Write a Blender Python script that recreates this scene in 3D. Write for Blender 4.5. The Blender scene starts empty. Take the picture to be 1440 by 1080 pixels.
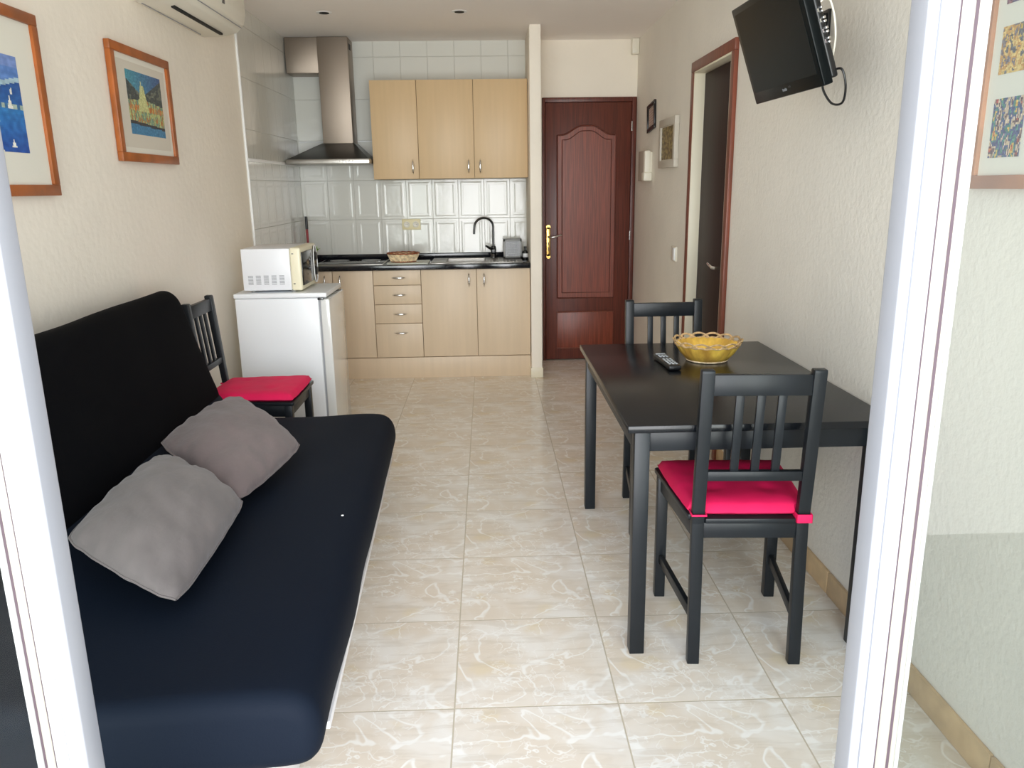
import bpy, bmesh, math, random
from mathutils import Vector, Matrix, noise
random.seed(7)
PI = math.pi
col = bpy.context.scene.collection

# ------------------------------------------------------------------ materials
def lin(c):
    return tuple(((v/255)/12.92 if v/255 <= .04045 else ((v/255+.055)/1.055)**2.4) for v in c) + (1.0,)

def newmat(name):
    m = bpy.data.materials.new(name); m.use_nodes = True
    nt = m.node_tree; b = nt.nodes['Principled BSDF']
    return m, nt, b

def N(nt, t, **kw):
    n = nt.nodes.new(t)
    for k, v in kw.items():
        if isinstance(k, str) and k.startswith('i_'):
            n.inputs[k[2:]].default_value = v
        else:
            setattr(n, k, v)
    return n

def mth(nt, op, a, b=None, c=None):
    n = nt.nodes.new('ShaderNodeMath'); n.operation = op
    for i, v in enumerate((a, b, c)):
        if v is None: continue
        if isinstance(v, (int, float)): n.inputs[i].default_value = v
        else: nt.links.new(v, n.inputs[i])
    return n.outputs[0]

def smooth(nt, v, a, b):
    n = nt.nodes.new('ShaderNodeMapRange'); n.interpolation_type = 'SMOOTHSTEP'
    nt.links.new(v, n.inputs['Value'])
    n.inputs['From Min'].default_value = a; n.inputs['From Max'].default_value = b
    return n.outputs[0]

def mixc(nt, f, a, b):
    n = nt.nodes.new('ShaderNodeMix'); n.data_type = 'RGBA'
    if isinstance(f, (int, float)): n.inputs[0].default_value = f
    else: nt.links.new(f, n.inputs[0])
    for i, v in ((6, a), (7, b)):
        if isinstance(v, tuple): n.inputs[i].default_value = v
        else: nt.links.new(v, n.inputs[i])
    return n.outputs[2]

def bump(nt, b, h, dist=.002, strength=1.0):
    n = nt.nodes.new('ShaderNodeBump'); n.inputs['Distance'].default_value = dist
    n.inputs['Strength'].default_value = strength
    nt.links.new(h, n.inputs['Height']); nt.links.new(n.outputs[0], b.inputs['Normal'])

def simple(name, c, rough=.5, metal=0, spec=.5, var=0.0, vscale=6, bscale=0, bdist=.001, stretch=(1,1,1), sheen=0, trans=0, coat=0):
    m, nt, b = newmat(name)
    b.inputs['Base Color'].default_value = lin(c); b.inputs['Roughness'].default_value = rough
    b.inputs['Metallic'].default_value = metal; b.inputs['Specular IOR Level'].default_value = spec
    if sheen:
        b.inputs['Sheen Weight'].default_value = sheen; b.inputs['Sheen Roughness'].default_value = .5
    if coat:
        b.inputs['Coat Weight'].default_value = coat; b.inputs['Coat Roughness'].default_value = .1
    if trans: b.inputs['Transmission Weight'].default_value = trans
    tc = N(nt, 'ShaderNodeTexCoord'); mp = N(nt, 'ShaderNodeMapping'); mp.inputs['Scale'].default_value = stretch
    nt.links.new(tc.outputs['Object'], mp.inputs[0])
    if var:
        n = N(nt, 'ShaderNodeTexNoise'); n.inputs['Scale'].default_value = vscale; n.inputs['Detail'].default_value = 6
        nt.links.new(mp.outputs[0], n.inputs['Vector'])
        d = lin(tuple(max(0, v*(1-var)) for v in c)); l = lin(tuple(min(255, v*(1+var)) for v in c))
        f = smooth(nt, n.outputs['Fac'], .3, .7)
        nt.links.new(mixc(nt, f, d, l), b.inputs['Base Color'])
    if bscale:
        n = N(nt, 'ShaderNodeTexNoise'); n.inputs['Scale'].default_value = bscale; n.inputs['Detail'].default_value = 4
        nt.links.new(mp.outputs[0], n.inputs['Vector']); bump(nt, b, n.outputs['Fac'], bdist)
    return m

M = {}
M['plaster_warm'] = simple('cream_plaster', (240, 233, 220), .85, bscale=28, bdist=.002, var=.012, vscale=2)
M['plaster'] = simple('rough_white_plaster', (234, 230, 220), .8, bscale=55, bdist=.0028, var=.01, vscale=3)
M['ceiling'] = simple('ceiling_paint', (246, 241, 237), .85, bscale=20, bdist=.001)
M['white'] = simple('white_lacquer', (235, 236, 236), .35)
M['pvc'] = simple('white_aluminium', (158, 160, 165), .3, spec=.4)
M['cream_strip'] = simple('cream_strip', (225, 218, 196), .4)
M['bead'] = simple('cream_glazing_bead', (150, 148, 134), .4)
M['lip'] = simple('pale_frame_lip', (160, 162, 158), .4)
M['gasket'] = simple('dark_gasket', (70, 55, 62), .7)
M['plastic_white'] = simple('white_plastic', (232, 228, 214), .35)
M['plastic_cream'] = simple('cream_plastic', (232, 222, 180), .4)
M['plastic_grey'] = simple('grey_plastic', (140, 140, 138), .45)
M['black_plastic'] = simple('black_plastic', (18, 19, 21), .3)
M['black_gloss'] = simple('black_gloss', (8, 10, 12), .12, spec=.5)
M['tv_black'] = simple('tv_black', (7, 13, 15), .25, spec=.16)
M['blackwood'] = simple('black_brown_stained_wood', (23, 27, 31), .36, var=.12, vscale=12, stretch=(1, 1, .2), bscale=60, bdist=.0003, spec=.3)
M['table_top'] = simple('black_brown_table_lacquer', (12, 15, 19), .22, var=.12, vscale=10, stretch=(6, .4, 1), bscale=50, bdist=.0002, spec=.36)
M['maple'] = simple('pale_maple_laminate', (212, 192, 165), .45, var=.012, vscale=5, stretch=(6, 6, .35))
M['maple_wall'] = simple('warm_maple_laminate', (206, 178, 138), .45, var=.012, vscale=5, stretch=(6, 6, .35))
M['maple_body'] = simple('maple_carcass', (170, 148, 116), .6)
M['mahogany'] = simple('mahogany_veneer', (122, 58, 40), .4, var=.13, vscale=11, stretch=(9, 9, .35))
M['mahogany_dark'] = simple('dark_mahogany', (92, 42, 30), .4, var=.13, vscale=11, stretch=(9, 9, .35))
M['wenge'] = simple('dark_bathroom_door', (50, 34, 33), .45, spec=.1, var=.08, vscale=8, stretch=(9, 9, .4))
M['red_casing'] = simple('reddish_brown_casing', (118, 62, 44), .4, var=.12, vscale=10, stretch=(9, 9, .5))
M['steel'] = simple('brushed_steel', (168, 164, 158), .34, metal=1, bscale=120, bdist=.0001, stretch=(1, 1, 12))
M['steel_dark'] = simple('dark_steel', (92, 92, 92), .3, metal=1)
M['steel_sheet'] = simple('hood_steel', (158, 146, 134), .5, metal=1)
M['chrome'] = simple('chrome', (225, 225, 225), .12, metal=1)
M['brass'] = simple('polished_brass', (214, 172, 96), .22, metal=1)
M['worktop'] = simple('black_speckled_worktop', (20, 21, 26), .14, var=.5, vscale=180)
M['fabric'] = simple('black_navy_stretch_fabric_lit', (15, 23, 35), .7, spec=.12, bscale=260, bdist=.0003)  # lit tone of the sofa cover, skylight blue worked into the colour
M['fabric_shaded'] = simple('black_stretch_fabric_shaded', (6, 7, 11), .8, spec=.08, bscale=260, bdist=.0003)  # same cover, painted darker for the shaded backrest
M['pillow'] = simple('taupe_grey_suede', (104, 97, 95), .9, sheen=.2, var=.05, vscale=5, bscale=35, bdist=.002)
M['pillow_mauve'] = simple('mauve_grey_suede', (103, 91, 90), .9, sheen=.2, var=.05, vscale=5, bscale=35, bdist=.002)
M['magenta'] = simple('magenta_cotton', (226, 8, 84), .75, bscale=180, bdist=.0004, var=.03)
M['frame_wood'] = simple('orange_brown_frame_wood', (160, 88, 38), .4, var=.1, vscale=10, stretch=(1, 1, 1))
M['frame_light'] = simple('light_brown_frame_wood', (176, 122, 84), .45, var=.08, vscale=10)
M['mat_board'] = simple('mount_board', (228, 226, 214), .7)
M['mat_inner'] = simple('inner_mount_board', (212, 206, 192), .7)
M['grey_frame'] = simple('grey_white_frame', (196, 190, 178), .5)
M['beige_tile'] = simple('beige_skirting_tile', (206, 178, 138), .3, var=.05, vscale=14)
M['wicker'] = simple('yellow_wicker', (236, 180, 78), .5, var=.2, vscale=16, stretch=(1, 1, .3), bscale=60, bdist=.0015)
M['wicker_rim'] = simple('pale_wicker_rim', (190, 160, 116), .6, var=.15, vscale=60)
M['basket_straw'] = simple('pale_straw', (226, 204, 170), .6, var=.15, vscale=50, bscale=90, bdist=.001)
M['basket_brown'] = simple('brown_wicker_rim', (138, 78, 48), .55, var=.2, vscale=60)
M['red'] = simple('red_plastic', (150, 24, 34), .35)
M['leaf'] = simple('bright_green_leaf', (140, 186, 52), .5, var=.15, vscale=20)
M['pot_white'] = simple('white_pot', (225, 225, 220), .5)
M['board'] = simple('pale_grey_green_board', (196, 200, 188), .35)
M['mw_side'] = simple('microwave_white_shell', (228, 230, 234), .35)
M['mw_cream'] = simple('microwave_cream_front', (232, 226, 198), .35)
M['fridge'] = simple('fridge_white', (230, 233, 236), .32)
M['fridge_door'] = simple('fridge_door_gloss', (222, 223, 220), .10, spec=.8, coat=.6)
M['grid_grey'] = simple('grid_grey', (112, 112, 110), .5)
M['dark_slot'] = simple('dark_slot', (14, 14, 15), .7)
M['grey_mark'] = simple('grey_mark', (150, 152, 156), .6)
M['logo'] = simple('silver_logo', (120, 124, 128), .5)
M['terrace'] = simple('terrace_tiles', (190, 182, 168), .6, var=.05)
M['sofa_base'] = simple('sofa_base_white', (224, 222, 220), .5)
M['btn'] = simple('rubber_buttons', (178, 184, 188), .45)

def glass_mat():
    m, nt, b = newmat('clear_glass'); nt.nodes.remove(b)
    out = nt.nodes['Material Output']
    t = N(nt, 'ShaderNodeBsdfTransparent'); t.inputs[0].default_value = (.86, .885, .865, 1)
    g = N(nt, 'ShaderNodeBsdfGlossy'); g.inputs['Roughness'].default_value = .0
    f = N(nt, 'ShaderNodeFresnel'); f.inputs['IOR'].default_value = 1.45
    mx = N(nt, 'ShaderNodeMixShader')
    ge = N(nt, 'ShaderNodeNewGeometry')
    nt.links.new(mth(nt, 'MULTIPLY', f.outputs[0], mth(nt, 'SUBTRACT', 1.0, ge.outputs['Backfacing'])), mx.inputs[0]); nt.links.new(t.outputs[0], mx.inputs[1]); nt.links.new(g.outputs[0], mx.inputs[2])
    nt.links.new(mx.outputs[0], out.inputs['Surface'])
    return m
M['glass'] = glass_mat()

def floor_mat():
    m, nt, b = newmat('marbled_beige_floor_tiles')
    tc = N(nt, 'ShaderNodeTexCoord'); sp = N(nt, 'ShaderNodeSeparateXYZ'); nt.links.new(tc.outputs['Object'], sp.inputs[0])
    T = .45
    u = mth(nt, 'DIVIDE', mth(nt, 'ADD', sp.outputs[0], .1172 + 45), T); v = mth(nt, 'DIVIDE', mth(nt, 'ADD', sp.outputs[1], -2.3237 + 45), T)
    fu = mth(nt, 'FRACT', u); fv = mth(nt, 'FRACT', v)
    def edge(f): return mth(nt, 'MINIMUM', f, mth(nt, 'SUBTRACT', 1.0, f))
    e = mth(nt, 'MULTIPLY', mth(nt, 'MINIMUM', edge(fu), edge(fv)), T)
    grout = smooth(nt, e, .0012, .0026)
    cb = N(nt, 'ShaderNodeCombineXYZ'); nt.links.new(fu, cb.inputs[0]); nt.links.new(fv, cb.inputs[1])
    par = mth(nt, 'MULTIPLY', mth(nt, 'MODULO', mth(nt, 'FLOOR', v), 2.0), 3.7); nt.links.new(par, cb.inputs[2])
    def nz(scale, det, dist, rough=.5, off=0):
        mp = N(nt, 'ShaderNodeMapping'); mp.inputs['Location'].default_value = (off, off*.7, off)
        nt.links.new(cb.outputs[0], mp.inputs[0])
        n = N(nt, 'ShaderNodeTexNoise'); n.inputs['Scale'].default_value = scale; n.inputs['Detail'].default_value = det
        n.inputs['Distortion'].default_value = dist; n.inputs['Roughness'].default_value = rough
        nt.links.new(mp.outputs[0], n.inputs['Vector']); return n.outputs['Fac']
    blot = smooth(nt, nz(2.2, 5, .6), .36, .66)
    base = mixc(nt, blot, lin((222, 211, 195)), lin((233, 229, 221)))
    ochre = smooth(nt, nz(2.6, 3, .3, off=5), .57, .68)
    base = mixc(nt, mth(nt, 'MULTIPLY', ochre, .55), base, lin((222, 206, 172)))
    def vein(scale, w, dist, off):
        d = mth(nt, 'ABSOLUTE', mth(nt, 'SUBTRACT', nz(scale, 3, dist, off=off), .5))
        return mth(nt, 'SUBTRACT', 1.0, smooth(nt, d, w*.2, w))
    v1 = vein(2.0, .018, .5, 1.3); v2 = vein(4.6, .016, .4, 9.0); v3 = vein(7.5, .02, .3, 4.0)
    msk = smooth(nt, nz(2.0, 2, 0, off=3), .40, .56)
    vv = mth(nt, 'MAXIMUM', v1, mth(nt, 'MULTIPLY', mth(nt, 'MAXIMUM', v2, mth(nt, 'MULTIPLY', v3, .6)), msk))
    base = mixc(nt, mth(nt, 'MULTIPLY', vv, .75), base, lin((244, 243, 238)))
    # fine cross-tile streaks printed into the glaze
    mp2 = N(nt, 'ShaderNodeMapping'); mp2.inputs['Scale'].default_value = (1.6, 9, 1); nt.links.new(cb.outputs[0], mp2.inputs[0])
    n2 = N(nt, 'ShaderNodeTexNoise'); n2.inputs['Scale'].default_value = 1.6; n2.inputs['Detail'].default_value = 5; n2.inputs['Distortion'].default_value = .8; nt.links.new(mp2.outputs[0], n2.inputs['Vector'])
    base = mixc(nt, mth(nt, 'MULTIPLY', smooth(nt, n2.outputs['Fac'], .48, .66), .28), base, lin((190, 178, 160)))
    c = mixc(nt, grout, lin((196, 186, 166)), base)
    nt.links.new(c, b.inputs['Base Color'])
    b.inputs['Roughness'].default_value = .17
    bump(nt, b, grout, .0008, .8)
    return m
M['floor'] = floor_mat()

def wall_tile_mat(name, ax, off):
    m, nt, b = newmat(name)
    tc = N(nt, 'ShaderNodeTexCoord'); sp = N(nt, 'ShaderNodeSeparateXYZ'); nt.links.new(tc.outputs['Object'], sp.inputs[0])
    W, H = .2, .2945
    fu = mth(nt, 'FRACT', mth(nt, 'DIVIDE', mth(nt, 'ADD', sp.outputs[ax], off + 20*W), W))
    fv = mth(nt, 'FRACT', mth(nt, 'DIVIDE', mth(nt, 'ADD', sp.outputs[2], -.8515 + 4*H), H))
    du = mth(nt, 'MULTIPLY', mth(nt, 'MINIMUM', fu, mth(nt, 'SUBTRACT', 1.0, fu)), W)
    dv = mth(nt, 'MULTIPLY', mth(nt, 'MINIMUM', fv, mth(nt, 'SUBTRACT', 1.0, fv)), H)
    e = mth(nt, 'MINIMUM', du, dv)
    joint = smooth(nt, e, .0008, .003)
    ridge = mth(nt, 'MULTIPLY', smooth(nt, e, .016, .028), mth(nt, 'SUBTRACT', 1.0, smooth(nt, e, .032, .046)))
    low = mth(nt, 'SUBTRACT', 1.0, smooth(nt, sp.outputs[2], 1.60, 1.61))
    nz = N(nt, 'ShaderNodeTexNoise'); nz.inputs['Scale'].default_value = 9; nt.links.new(tc.outputs['Object'], nz.inputs['Vector'])
    h = mth(nt, 'ADD', joint, mth(nt, 'MULTIPLY', mth(nt, 'MULTIPLY', ridge, low), .4))
    h = mth(nt, 'ADD', h, mth(nt, 'MULTIPLY', nz.outputs['Fac'], .9))
    c = mixc(nt, joint, lin((208, 207, 199)), lin((218, 218, 211)))
    nt.links.new(c, b.inputs['Base Color']); b.inputs['Roughness'].default_value = .12
    bump(nt, b, h, .0022, 1.0)
    return m
M['tile_back'] = wall_tile_mat('white_relief_tiles', 0, 1.42)
M['tile_left'] = wall_tile_mat('white_relief_tiles_side', 1, -6.28)

def vcol_mat():
    m, nt, b = newmat('printed_picture')
    a = N(nt, 'ShaderNodeVertexColor'); a.layer_name = 'Col'
    n = N(nt, 'ShaderNodeTexNoise'); n.inputs['Scale'].default_value = 60; n.inputs['Detail'].default_value = 5
    tc = N(nt, 'ShaderNodeTexCoord'); nt.links.new(tc.outputs['Object'], n.inputs['Vector'])
    hs = N(nt, 'ShaderNodeHueSaturation'); nt.links.new(a.outputs[0], hs.inputs['Color'])
    nt.links.new(mth(nt, 'ADD', mth(nt, 'MULTIPLY', n.outputs['Fac'], .5), .75), hs.inputs['Value'])
    nt.links.new(hs.outputs[0], b.inputs['Base Color']); b.inputs['Roughness'].default_value = .35
    return m
M['print'] = vcol_mat()

# ------------------------------------------------------------------ mesh helpers
class MB:
    def __init__(s): s.bm = bmesh.new()
    def _merge(s, b2, mat=None):
        if mat is not None: bmesh.ops.transform(b2, matrix=mat, verts=b2.verts)
        me = bpy.data.meshes.new('t'); b2.to_mesh(me); b2.free(); s.bm.from_mesh(me); bpy.data.meshes.remove(me)
    def box(s, x0, x1, y0, y1, z0, z1, bev=.002, seg=2, mat=None):
        b = bmesh.new(); bmesh.ops.create_cube(b, size=1)
        for v in b.verts:
            v.co = Vector(((x0+x1)/2+v.co.x*(x1-x0), (y0+y1)/2+v.co.y*(y1-y0), (z0+z1)/2+v.co.z*(z1-z0)))
        if bev:
            bev = min(bev, .45*min(abs(x1-x0), abs(y1-y0), abs(z1-z0)))
            bmesh.ops.bevel(b, geom=b.edges[:], offset=bev, segments=seg, profile=.5, affect='EDGES')
        s._merge(b, mat); return s
    def prism(s, pts, h, mat=None, bev=0, seg=2):
        """pts in local XY, extruded to +Z by h"""
        b = bmesh.new(); vs = [b.verts.new((p[0], p[1], 0)) for p in pts]
        f = b.faces.new(vs); r = bmesh.ops.extrude_face_region(b, geom=[f])
        for v in r['geom']:
            if isinstance(v, bmesh.types.BMVert): v.co.z += h
        bmesh.ops.recalc_face_normals(b, faces=b.faces)
        if bev: bmesh.ops.bevel(b, geom=b.edges[:], offset=bev, segments=seg, profile=.5, affect='EDGES')
        s._merge(b, mat); return s
    def tube(s, pts, r, n=10, cap=True, rz=1.0):
        pts = [Vector(p) for p in pts]; R = r if isinstance(r, (list, tuple)) else [r]*len(pts)
        b = bmesh.new(); rings = []; up = None
        for i, p in enumerate(pts):
            t = (pts[min(i+1, len(pts)-1)]-pts[max(i-1, 0)]).normalized()
            if up is None:
                up = Vector((0, 0, 1)) if abs(t.z) < .9 else Vector((1, 0, 0))
            a = t.cross(up).normalized(); c = a.cross(t).normalized(); up = c
            rings.append([b.verts.new(p+(a*math.cos(2*PI*k/n)+c*math.sin(2*PI*k/n)*rz)*R[i]) for k in range(n)])
        for i in range(len(rings)-1):
            for k in range(n):
                b.faces.new((rings[i][k], rings[i][(k+1) % n], rings[i+1][(k+1) % n], rings[i+1][k]))
        if cap:
            b.faces.new(rings[0]); b.faces.new(rings[-1])
        bmesh.ops.recalc_face_normals(b, faces=b.faces)
        s._merge(b); return s
    def lathe(s, prof, c=(0, 0, 0), n=32, mat=None, sx=1, sy=1, wave=None):
        b = bmesh.new(); rings = []
        for (r, z) in prof:
            rings.append([b.verts.new((c[0]+math.cos(2*PI*k/n)*r*sx, c[1]+math.sin(2*PI*k/n)*r*sy, c[2]+z+(wave(k/n, z) if wave else 0))) for k in range(n)])
        for i in range(len(rings)-1):
            for k in range(n):
                b.faces.new((rings[i][k], rings[i][(k+1) % n], rings[i+1][(k+1) % n], rings[i+1][k]))
        if prof[0][0] > 1e-4: b.faces.new(rings[0])
        if prof[-1][0] > 1e-4: b.faces.new(rings[-1])
        bmesh.ops.remove_doubles(b, verts=b.verts, dist=1e-6)
        bmesh.ops.recalc_face_normals(b, faces=b.faces)
        s._merge(b, mat); return s
    def cyl(s, p0, p1, r, n=16): return s.tube([p0, p1], r, n)
    def build(s, name, mat, parent=None, smooth_angle=35, loc=None):
        me = bpy.data.meshes.new(name); s.bm.to_mesh(me); s.bm.free()
        me.materials.append(mat)
        for p in me.polygons: p.use_smooth = True
        me.set_sharp_from_angle(angle=math.radians(smooth_angle))
        o = bpy.data.objects.new(name, me); col.objects.link(o)
        if parent: o.parent = parent
        if loc: o.location = loc
        return o

def box(*a, **k): return MB().box(*a, **k)

def tag(o, label=None, cat=None, group=None, kind=None):
    if label: o['label'] = label
    if cat: o['category'] = cat
    if group: o['group'] = group
    if kind: o['kind'] = kind
    return o

def thing(name, label, cat, loc=(0, 0, 0), rz=0, group=None):
    o = bpy.data.objects.new(name, None); col.objects.link(o); o.empty_display_size = .1
    o.location = loc; o.rotation_euler = (0, 0, rz)
    return tag(o, label, cat, group)

def struct(name, mb, mat, parent=None, **k):
    o = mb.build(name, mat, parent, **k)
    if not parent: o['kind'] = 'structure'
    return o

def copy_tree(o, parent=None):
    c = o.copy(); col.objects.link(c); c.parent = parent
    for ch in list(o.children): copy_tree(ch, c)
    return c

# ------------------------------------------------------------------ dimensions
XL, XR = -1.43, 1.155
YK, YF, ZC = 6.28, 1.0, 2.432      # back wall, glazed front, ceiling
DY0, DY1, DZ = 3.835, 4.500, 1.965  # bathroom door opening
REC = .04

# ------------------------------------------------------------------ shell
struct('floor', box(XL-.15, XR+.15, .9, YK+.15, -.06, 0, bev=0), M['floor'])
struct('ceiling', box(XL-.15, XR+.15, .95, YK+.15, ZC, ZC+.1, bev=0), M['ceiling'])
struct('wall_left', box(XL-.15, XL, .95, YK+.15, 0, ZC, bev=0), M['plaster_warm'])
w = MB(); w.box(XR, XR+.15, .95, DY0, 0, ZC, bev=0); w.box(XR, XR+.15, DY1, YK+.15, 0, ZC, bev=0)
w.box(XR, XR+.15, DY0, DY1, DZ, ZC, bev=0); w.box(XR+REC+.045, XR+.15, DY0, DY1, 0, DZ, bev=0)
struct('wall_right', w, M['plaster'])
# back wall, with an opening for the entrance door
EX0, EX1, EZ = .432, 1.152, 2.028
w = MB(); w.box(XL, EX0, YK, YK+.15, 0, ZC, bev=0); w.box(EX0, XR, YK, YK+.15, EZ, ZC, bev=0)
w.box(EX0, XR, YK+.06, YK+.15, 0, EZ, bev=0)
struct('wall_back', w, M['plaster_warm'])
struct('wall_partition', box(.308, .386, 5.69, YK, 0, ZC, bev=.003), M['plaster_warm'])
struct('baseboard_partition', box(.302, .392, 5.683, 6.25, 0, .072, bev=.002), M['cream_strip'])
# front wall with wide glazed opening
w = MB(); w.box(XL-.15, -1.33, .93, 1.08, 0, ZC, bev=0); w.box(1.10, XR+.15, .93, 1.08, 0, ZC, bev=0)
w.box(-1.33, 1.10, .93, 1.08, 2.2, ZC, bev=0)
struct('wall_front', w, M['plaster'])
# tiled cladding
struct('trim_1', box(XL+.008, .308, YK-.008, YK, .6, ZC, bev=0), M['tile_back'])
struct('trim_2', box(XL, XL+.008, 4.93, YK-.008, .6, ZC, bev=0), M['tile_left'])
struct('trim_3', box(XL, XL+.014, 4.915, 4.932, .0, ZC, bev=.004), M['white'])
struct('trim_4', box(XL+.008, XL+.016, 4.932, YK-.008, 1.548, 1.568, bev=.004), M['white'])
struct('trim_5', box(XL+.016, -.82, YK-.016, YK-.008, 1.722, 1.734, bev=.003), M['white'])
# skirting tiles
y = 1.08; sk = []
def skirt(name, x0, x1, segs):
    w = MB()
    for (a, b) in segs:
        t = a
        while t < b-1e-3:
            e = min(b, t+.448); w.box(x0, x1, t+.0012, e-.0012, 0, .082, bev=.002); t += .45
    struct(name, w, M['beige_tile'])
skirt('baseboard_right', XR-.011, XR, [(1.08, 3.78), (4.565, 6.26)])
skirt('baseboard_left', XL, XL+.011, [(1.08, 4.91)])

# downlights
for i, (x, lab) in enumerate(((-.973, 'round recessed ceiling spotlight, unlit, above the cooker hood side'),
                              (-.144, 'round recessed ceiling spotlight, unlit, above the sink side'))):
    t = thing('ceiling_spotlight', lab, 'ceiling light', (x, 5.27, ZC), group=None)
    MB().lathe([(.030, 0), (.046, 0), (.047, -.002), (.04, -.004), (.031, -.003), (.030, 0)], n=32).build('trim_ring', M['white'], t)
    MB().lathe([(0, -.005), (.030, -.005), (.030, -.001), (0, -.001)], n=24).build('hole_shade', M['dark_slot'], t)  # dark disc stands in for the shaded hole of the unlit spotlight

# ------------------------------------------------------------------ sliding glass doors
def stile(mb, x0, x1, y0, y1): mb.box(x0, x1, y0, y1, .03, 2.17, bev=.004, seg=3)
d = thing('door_3', None, None); d['kind'] = 'structure'
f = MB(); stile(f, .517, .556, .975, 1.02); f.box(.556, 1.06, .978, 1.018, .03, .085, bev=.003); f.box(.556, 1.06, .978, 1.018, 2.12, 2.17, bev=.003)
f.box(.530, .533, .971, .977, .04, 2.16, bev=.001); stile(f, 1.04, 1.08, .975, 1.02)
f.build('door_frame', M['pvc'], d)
f = MB(); stile(f, .560, .583, .99, 1.02); stile(f, .5865, .598, .995, 1.02); f.build('glazing_bead', M['bead'], d)
f = MB(); stile(f, .5985, .607, .998, 1.018); f.build('frame_lip', M['lip'], d)
f = MB(); f.box(.5555, .5605, .982, 1.015, .03, 2.17, bev=0); f.box(.5825, .587, .992, 1.015, .03, 2.17, bev=0); f.build('gasket', M['gasket'], d)
box(.600, 1.045, 1.004, 1.010, .08, 2.125, bev=0).build('glass_pane', M['glass'], d)
d = thing('door_4', None, None); d['kind'] = 'structure'
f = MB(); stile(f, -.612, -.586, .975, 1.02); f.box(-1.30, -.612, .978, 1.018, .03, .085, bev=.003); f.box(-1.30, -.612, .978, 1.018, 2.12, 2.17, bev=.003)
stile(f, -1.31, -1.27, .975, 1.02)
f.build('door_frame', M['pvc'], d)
f = MB(); stile(f, -.637, -.6145, .985, 1.02); f.build('inner_stile', M['lip'], d)
f = MB(); stile(f, -.655, -.6395, .992, 1.02); f.build('glazing_bead', M['bead'], d)
f = MB(); stile(f, -.672, -.6605, .996, 1.018); f.build('frame_lip', M['lip'], d)
f = MB(); f.box(-.6148, -.6115, .982, 1.015, .03, 2.17, bev=0); f.box(-.6398, -.6365, .99, 1.015, .03, 2.17, bev=0); f.box(-.661, -.6545, .998, 1.012, .03, 2.17, bev=0); f.build('gasket', M['gasket'], d)
box(-1.275, -.665, 1.004, 1.010, .08, 2.125, bev=0).build('glass_pane', M['glass'], d)
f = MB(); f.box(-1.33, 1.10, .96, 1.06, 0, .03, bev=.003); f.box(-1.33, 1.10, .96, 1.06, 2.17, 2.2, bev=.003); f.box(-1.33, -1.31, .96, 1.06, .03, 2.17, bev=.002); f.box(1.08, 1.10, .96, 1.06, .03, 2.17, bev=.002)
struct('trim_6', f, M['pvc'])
struct('trim_7', box(-2.2, 2.2, -.9, .9, -.16, -.02, bev=0), M['terrace'])

# ------------------------------------------------------------------ entrance door (door_1)
d = thing('door_1', None, None); d['kind'] = 'structure'
f = MB(); f.box(EX0+.002, EX0+.022, YK-.02, YK+.058, 0, EZ-.002, bev=.002); f.box(EX1-.034, EX1, YK-.02, YK+.058, 0, EZ-.002, bev=.002)
f.box(EX0+.022, EX1-.034, YK-.02, YK+.058, EZ-.035, EZ-.002, bev=.002); f.build('door_frame', M['mahogany_dark'], d)
LX0, LX1 = EX0+.025, EX1-.037; yf = YK-.012
box(LX0, LX1, yf, YK+.03, .008, EZ-.038, bev=.002).build('door_leaf', M['mahogany_dark'], d)
def yprism(mb, pts, y0, th, bev=0):
    """pts (x,z) polygon, front face at y0, thickness th towards +Y"""
    m = Matrix(((1, 0, 0, 0), (0, 0, -1, y0+th), (0, 1, 0, 0), (0, 0, 0, 1)))
    mb.prism([(p[0], p[1]) for p in pts], th, mat=m, bev=bev)
def arch(x0, x1, z0, zs, zp, n=36):
    pts = [(x0, z0), (x1, z0), (x1, zs)]
    for i in range(1, n):
        t = i/n; x = x1+(x0-x1)*t; s = abs(t-.5)*2   # 1 at edges, 0 centre
        s2 = max(0, min(1, (.84-s)/.68)); s2 = s2*s2*(3-2*s2)
        pts.append((x, zs+(zp-zs)*s2))
    return pts+[(x0, zs)]
pl = MB(); yprism(pl, arch(.548, 1.0, .508, 1.755, 1.822), yf-.004, .004); pl.build('upper_panel', M['mahogany'], d, smooth_angle=5)
pl = MB(); P_ = arch(.548, 1.0, .508, 1.755, 1.822)
pl.tube([(x, yf-.004, z) for x, z in P_]+[(P_[0][0], yf-.004, P_[0][1])], .006, 8, cap=False)
Q_ = arch(.585, .965, .55, 1.72, 1.785); pl.tube([(x, yf-.004, z) for x, z in Q_]+[(Q_[0][0], yf-.004, Q_[0][1])], .0035, 8, cap=False)
pl.build('panel_moulding', M['mahogany_dark'], d)
pl = MB(); pl.box(.548, 1.0, yf-.006, yf, .10, .395, bev=.003); pl.build('lower_panel', M['mahogany'], d)
pl = MB(); pl.tube([(.548, yf-.006, .395), (1.0, yf-.006, .395)], .005, 8); pl.tube([(.548, yf-.006, .10), (1.0, yf-.006, .10)], .005, 8); pl.build('rail_moulding', M['red_casing'], d)
h = MB(); h.box(.462, .494, yf-.007, yf, .84, 1.068, bev=.003, seg=3); h.lathe([(0, 0), (.017, 0), (.017, .006), (0, .006)], mat=Matrix.Translation((.478, yf-.001, 1.068)) @ Matrix.Rotation(PI/2, 4, 'X')); h.lathe([(0, 0), (.017, 0), (.017, .006), (0, .006)], mat=Matrix.Translation((.478, yf-.001, .84)) @ Matrix.Rotation(PI/2, 4, 'X'))
pt = h.build('lock_plate', M['brass'], d)
k = MB(); k.box(.474, .482, yf-.0085, yf-.006, .885, .915, bev=0); k.box(.475, .481, yf-.0085, yf-.006, .93, .95, bev=0); k.build('keyhole', M['mahogany_dark'], pt)
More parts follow.
